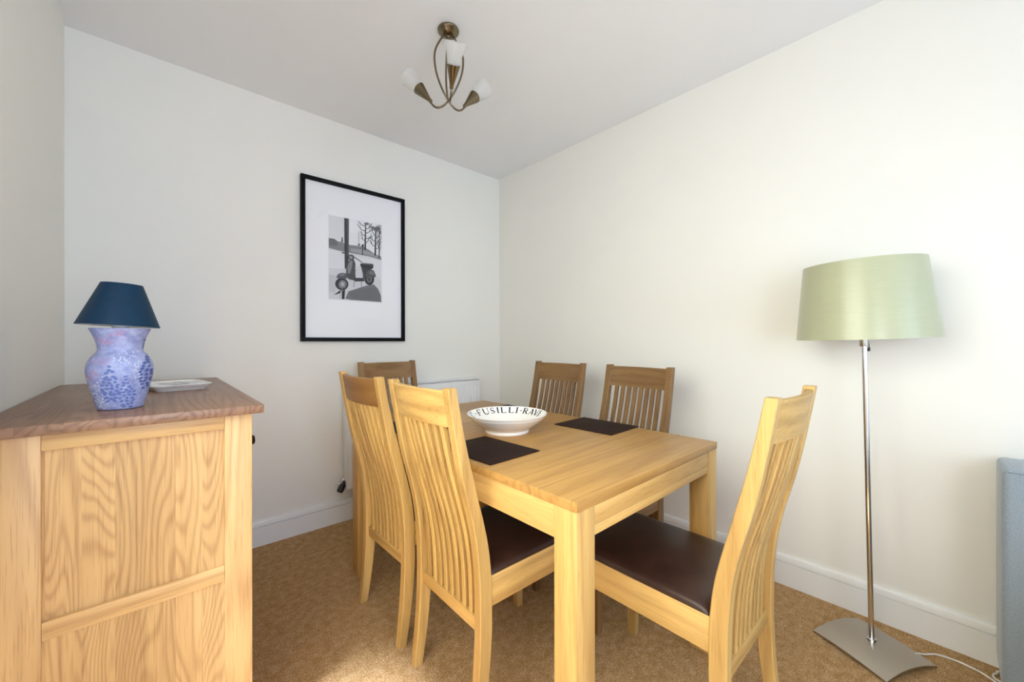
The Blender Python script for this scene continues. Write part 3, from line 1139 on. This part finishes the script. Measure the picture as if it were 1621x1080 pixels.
bmesh.ops.rotate(bm, verts=bm.verts[:], cent=(0, 0, 0), matrix=Matrix.Rotation(R(-145), 3, 'Y') @ Matrix.Rotation(R(12), 3, 'X'))
bmesh.ops.translate(bm, verts=bm.verts[:], vec=(-0.522, -0.052, 0.262))
obj('valve_head', bm, M['dark'], rad)['label'] = 'black valve head'
bm = nb()
lathe(bm, [(0, -0.016), (0.012, -0.016), (0.0135, -0.004), (0.0135, 0.010), (0.011, 0.018), (0, 0.018)], 12)
bmesh.ops.rotate(bm, verts=bm.verts[:], cent=(0, 0, 0), matrix=Matrix.Rotation(R(80), 3, 'Y'))
bmesh.ops.translate(bm, verts=bm.verts[:], vec=(-0.520, -0.046, 0.275))
obj('valve_body', bm, M['chrome'], rad)['label'] = 'chrome valve body'

# ------------------------------------------------------------------ ceiling light
LX, LY = 0.969, 1.490
cl = thing('ceiling_light', 'three-arm antique brass ceiling light with frosted glass cups, hanging from the ceiling', 'ceiling light', (LX, LY, H))
bm = nb()
lathe(bm, [(0, -0.0005), (0.046, -0.0005), (0.0475, -0.004), (0.046, -0.009), (0.040, -0.012), (0.034, -0.022), (0.024, -0.029), (0.012, -0.032), (0.0085, -0.040), (0.0085, -0.052), (0, -0.054)], 40)
obj('canopy', bm, M['bronze'], cl, 50)
right = Vector((math.cos(YAW), -math.sin(YAW), 0))
fwd = Vector((math.sin(YAW), math.cos(YAW), 0))
for az in (38, 170, -72):
    rad_d = right * math.cos(R(az)) + fwd * math.sin(R(az))
    def at(rho, z):
        p = rad_d * rho
        return Vector((p.x, p.y, z))
    pts = spline([at(-0.010, -0.018), at(-0.030, -0.045), at(-0.060, -0.105), at(-0.068, -0.155), at(-0.058, -0.215), at(-0.030, -0.275), at(0.004, -0.318), at(0.030, -0.336), at(0.055, -0.338), at(0.076, -0.322), at(0.086, -0.302)], 5)
    arm = obj('arm', tube(nb(), pts, 0.0044, 10), M['bronze'], cl, 60)
    ax = (rad_d * math.sin(R(41)) + Vector((0, 0, 1)) * math.cos(R(41))).normalized()
    q = Vector((0, 0, 1)).rotation_difference(ax).to_matrix().to_4x4()
    mt = Matrix.Translation(at(0.0845, -0.305)) @ q
    bm = nb()
    lathe(bm, [(0, -0.008), (0.006, -0.008), (0.0085, -0.004), (0.0085, 0.004), (0.0095, 0.010), (0.0275, 0.078), (0.0280, 0.080), (0.0258, 0.080), (0.010, 0.024), (0, 0.022)], 28)
    bmesh.ops.transform(bm, matrix=mt, verts=bm.verts[:])
    obj('lamp_cup', bm, M['bronze'], arm, 50)
    bm = nb()
    lathe(bm, [(0.0240, 0.074), (0.0262, 0.084), (0.0335, 0.118), (0.0430, 0.156), (0.0418, 0.1565), (0.0322, 0.118), (0.0250, 0.084), (0.0228, 0.074)], 32, closed=True)
    bmesh.ops.transform(bm, matrix=mt, verts=bm.verts[:])
    obj('glass_shade', bm, M['frosted'], arm, 50)['label'] = 'frosted glass cup'

# ------------------------------------------------------------------ floor lamp
FLX, FLY = 1.967, 0.196
fl = thing('floor_lamp', 'floor lamp with steel pole, arched square base and wide sage green drum shade', 'lamp', (FLX, FLY, 0))
N = 14
hb = 0.1225
ra = R(-27)
bm = nb()


def base_pt(u, v, dz):
    z = 0.006 + 0.020 * (1 - u * u) + 0.006 * (1 - v * v) + dz
    x, y = u * hb, v * hb
    return (x * math.cos(ra) - y * math.sin(ra), x * math.sin(ra) + y * math.cos(ra), z)


top = [[bm.verts.new(base_pt(-1 + 2 * i / N, -1 + 2 * j / N, 0)) for j in range(N + 1)] for i in range(N + 1)]
bot = [[bm.verts.new(base_pt(-1 + 2 * i / N, -1 + 2 * j / N, -0.006)) for j in range(N + 1)] for i in range(N + 1)]
for i in range(N):
    for j in range(N):
        bm.faces.new((top[i][j], top[i + 1][j], top[i + 1][j + 1], top[i][j + 1]))
        bm.faces.new((bot[i][j], bot[i][j + 1], bot[i + 1][j + 1], bot[i + 1][j]))
for i in range(N):
    bm.faces.new((top[i][0], bot[i][0], bot[i + 1][0], top[i + 1][0]))
    bm.faces.new((top[i + 1][N], bot[i + 1][N], bot[i][N], top[i][N]))
    bm.faces.new((top[0][i + 1], bot[0][i + 1], bot[0][i], top[0][i]))
    bm.faces.new((top[N][i], bot[N][i], bot[N][i + 1], top[N][i + 1]))
obj('base', bm, M['steel'], fl, 50)
lean = math.tan(R(1.0))
lx = lambda z: -0.0 * z
bm = nb()
tube(bm, [(0.003, 0, 0.030), (0.003, lean * 1.15, 1.18)], 0.0085, 16)
lathe(bm, [(0, 0.030), (0.0135, 0.030), (0.0135, 0.037), (0.0100, 0.040), (0, 0.040)], 20, (0.003, 0, 0))
obj('pole', bm, M['chrome'], fl)
tp_ = Vector((0.003, lean * 1.15, 0))
bm = nb()
lathe(bm, [(0, 1.118), (0.0125, 1.118), (0.0135, 1.122), (0.0135, 1.148), (0.019, 1.150), (0.019, 1.205), (0, 1.205)], 22, tp_)
obj('lamp_holder', bm, M['steel'], fl)
bm = nb()
q0 = tp_ - right * -0.013
tube(bm, spline([q0 + Vector((0, 0, 1.150)), q0 + right * 0.005 + Vector((0, 0, 1.128)), q0 + right * 0.006 + Vector((0, 0, 1.112))], 4), 0.0016, 6)
tube(bm, [q0 + right * 0.006 + Vector((0, 0, 1.114)), q0 + right * 0.005 + Vector((0, 0, 1.100))], 0.0042, 8)
obj('pull_switch', bm, M['dark'], fl)
tl = Matrix.Translation(tp_ + Vector((0, 0, 1.145))) @ Matrix.Rotation(R(2.2), 4, right.cross(Vector((0, 0, 1)))) @ Matrix.Translation(Vector((0, 0, -1.145)))
RB_, RT_, ZB_, ZT_ = 0.206, 0.176, 1.148, 1.427
bm = nb()
lathe(bm, [(RT_, ZT_), (RT_ - 0.002, ZT_), (RB_ - 0.002, ZB_), (RB_, ZB_)], 80, closed=True)
bmesh.ops.transform(bm, matrix=tl, verts=bm.verts[:])
shd = obj('lamp_shade', bm, M['sage'], fl, 50)
bm = nb()
lathe(bm, [(RT_ - 0.0025, ZT_ - 0.001), (RB_ - 0.0025, ZB_ + 0.001)], 80)
for k in range(3):
    a = 2 * PI * k / 3 + 0.9
    tube(bm, [(0.019 * math.cos(a), 0.019 * math.sin(a), 1.205), ((RB_ - 0.02) * math.cos(a), (RB_ - 0.02) * math.sin(a), 1.25)], 0.0016, 6)
bmesh.ops.transform(bm, matrix=tl, verts=bm.verts[:])
obj('shade_lining', bm, M['shade_lining'], shd, 50)
# flex: leaves the base and runs on along the skirting board
cord = [(1.995, 0.10, 0.018), (2.045, 0.078, 0.010), (2.069, 0.062, 0.0035), (2.099, 0.034, 0.0033), (2.110, -0.010, 0.0033), (2.102, -0.060, 0.0033), (2.079, -0.096, 0.0033), (2.04, -0.14, 0.0033), (2.03, -0.19, 0.0033), (2.07, -0.20, 0.0033), (2.088, -0.15, 0.0033), (2.090, -0.110, 0.0033), (2.104, -0.097, 0.0033), (2.130, -0.105, 0.0033), (2.155, -0.140, 0.0033), (2.155, -0.4, 0.0033)]
fc = obj('flex', tube(nb(), spline([(x - FLX, y - FLY, z) for x, y, z in cord], 6), 0.0030, 8), M['cable'], fl)
fc['label'] = 'thin white flex'

# ------------------------------------------------------------------ sofa at the right edge
sf = thing('sofa', 'blue-grey upholstered sofa back standing against the right wall beyond the floor lamp', 'sofa', (1.93, -0.106, 0))


def soft(x0, x1, y0, y1, z0, z1, r=0.03):
    return bx(x0, x1, y0, y1, z0, z1, bev=r, seg=4)


obj('backrest', soft(0.0, 0.232, -1.90, 0.0, 0.055, 0.742, 0.018), M['sofa'], sf, 60)
bm = nb()
tube(bm, [(0.004, -0.012, 0.7395), (0.004, -1.888, 0.7395)], 0.0035, 8)
obj('piping', bm, M['sofa'], sf, 60)
obj('armrest', soft(-0.66, -0.002, -0.36, -0.20, 0.055, 0.58), M['sofa'], sf, 60)
obj('armrest', soft(-0.66, -0.002, -1.88, -1.72, 0.055, 0.58), M['sofa'], sf, 60)
obj('seat_base', soft(-0.66, -0.002, -1.718, -0.362, 0.055, 0.28), M['sofa'], sf, 60)
for k in range(2):
    obj('seat_cushion', soft(-0.68, -0.002, -1.038 + 0.676 * k - 0.674, -1.038 + 0.676 * k, 0.282, 0.45, 0.04), M['sofa'], sf, 60)
for x in (-0.60, 0.16):
    for y in (-0.26, -1.82):
        obj('foot', lathe(nb(), [(0, 0), (0.018, 0), (0.024, 0.0555), (0, 0.0555)], 14, (x, y, 0)), M['dark'], sf)
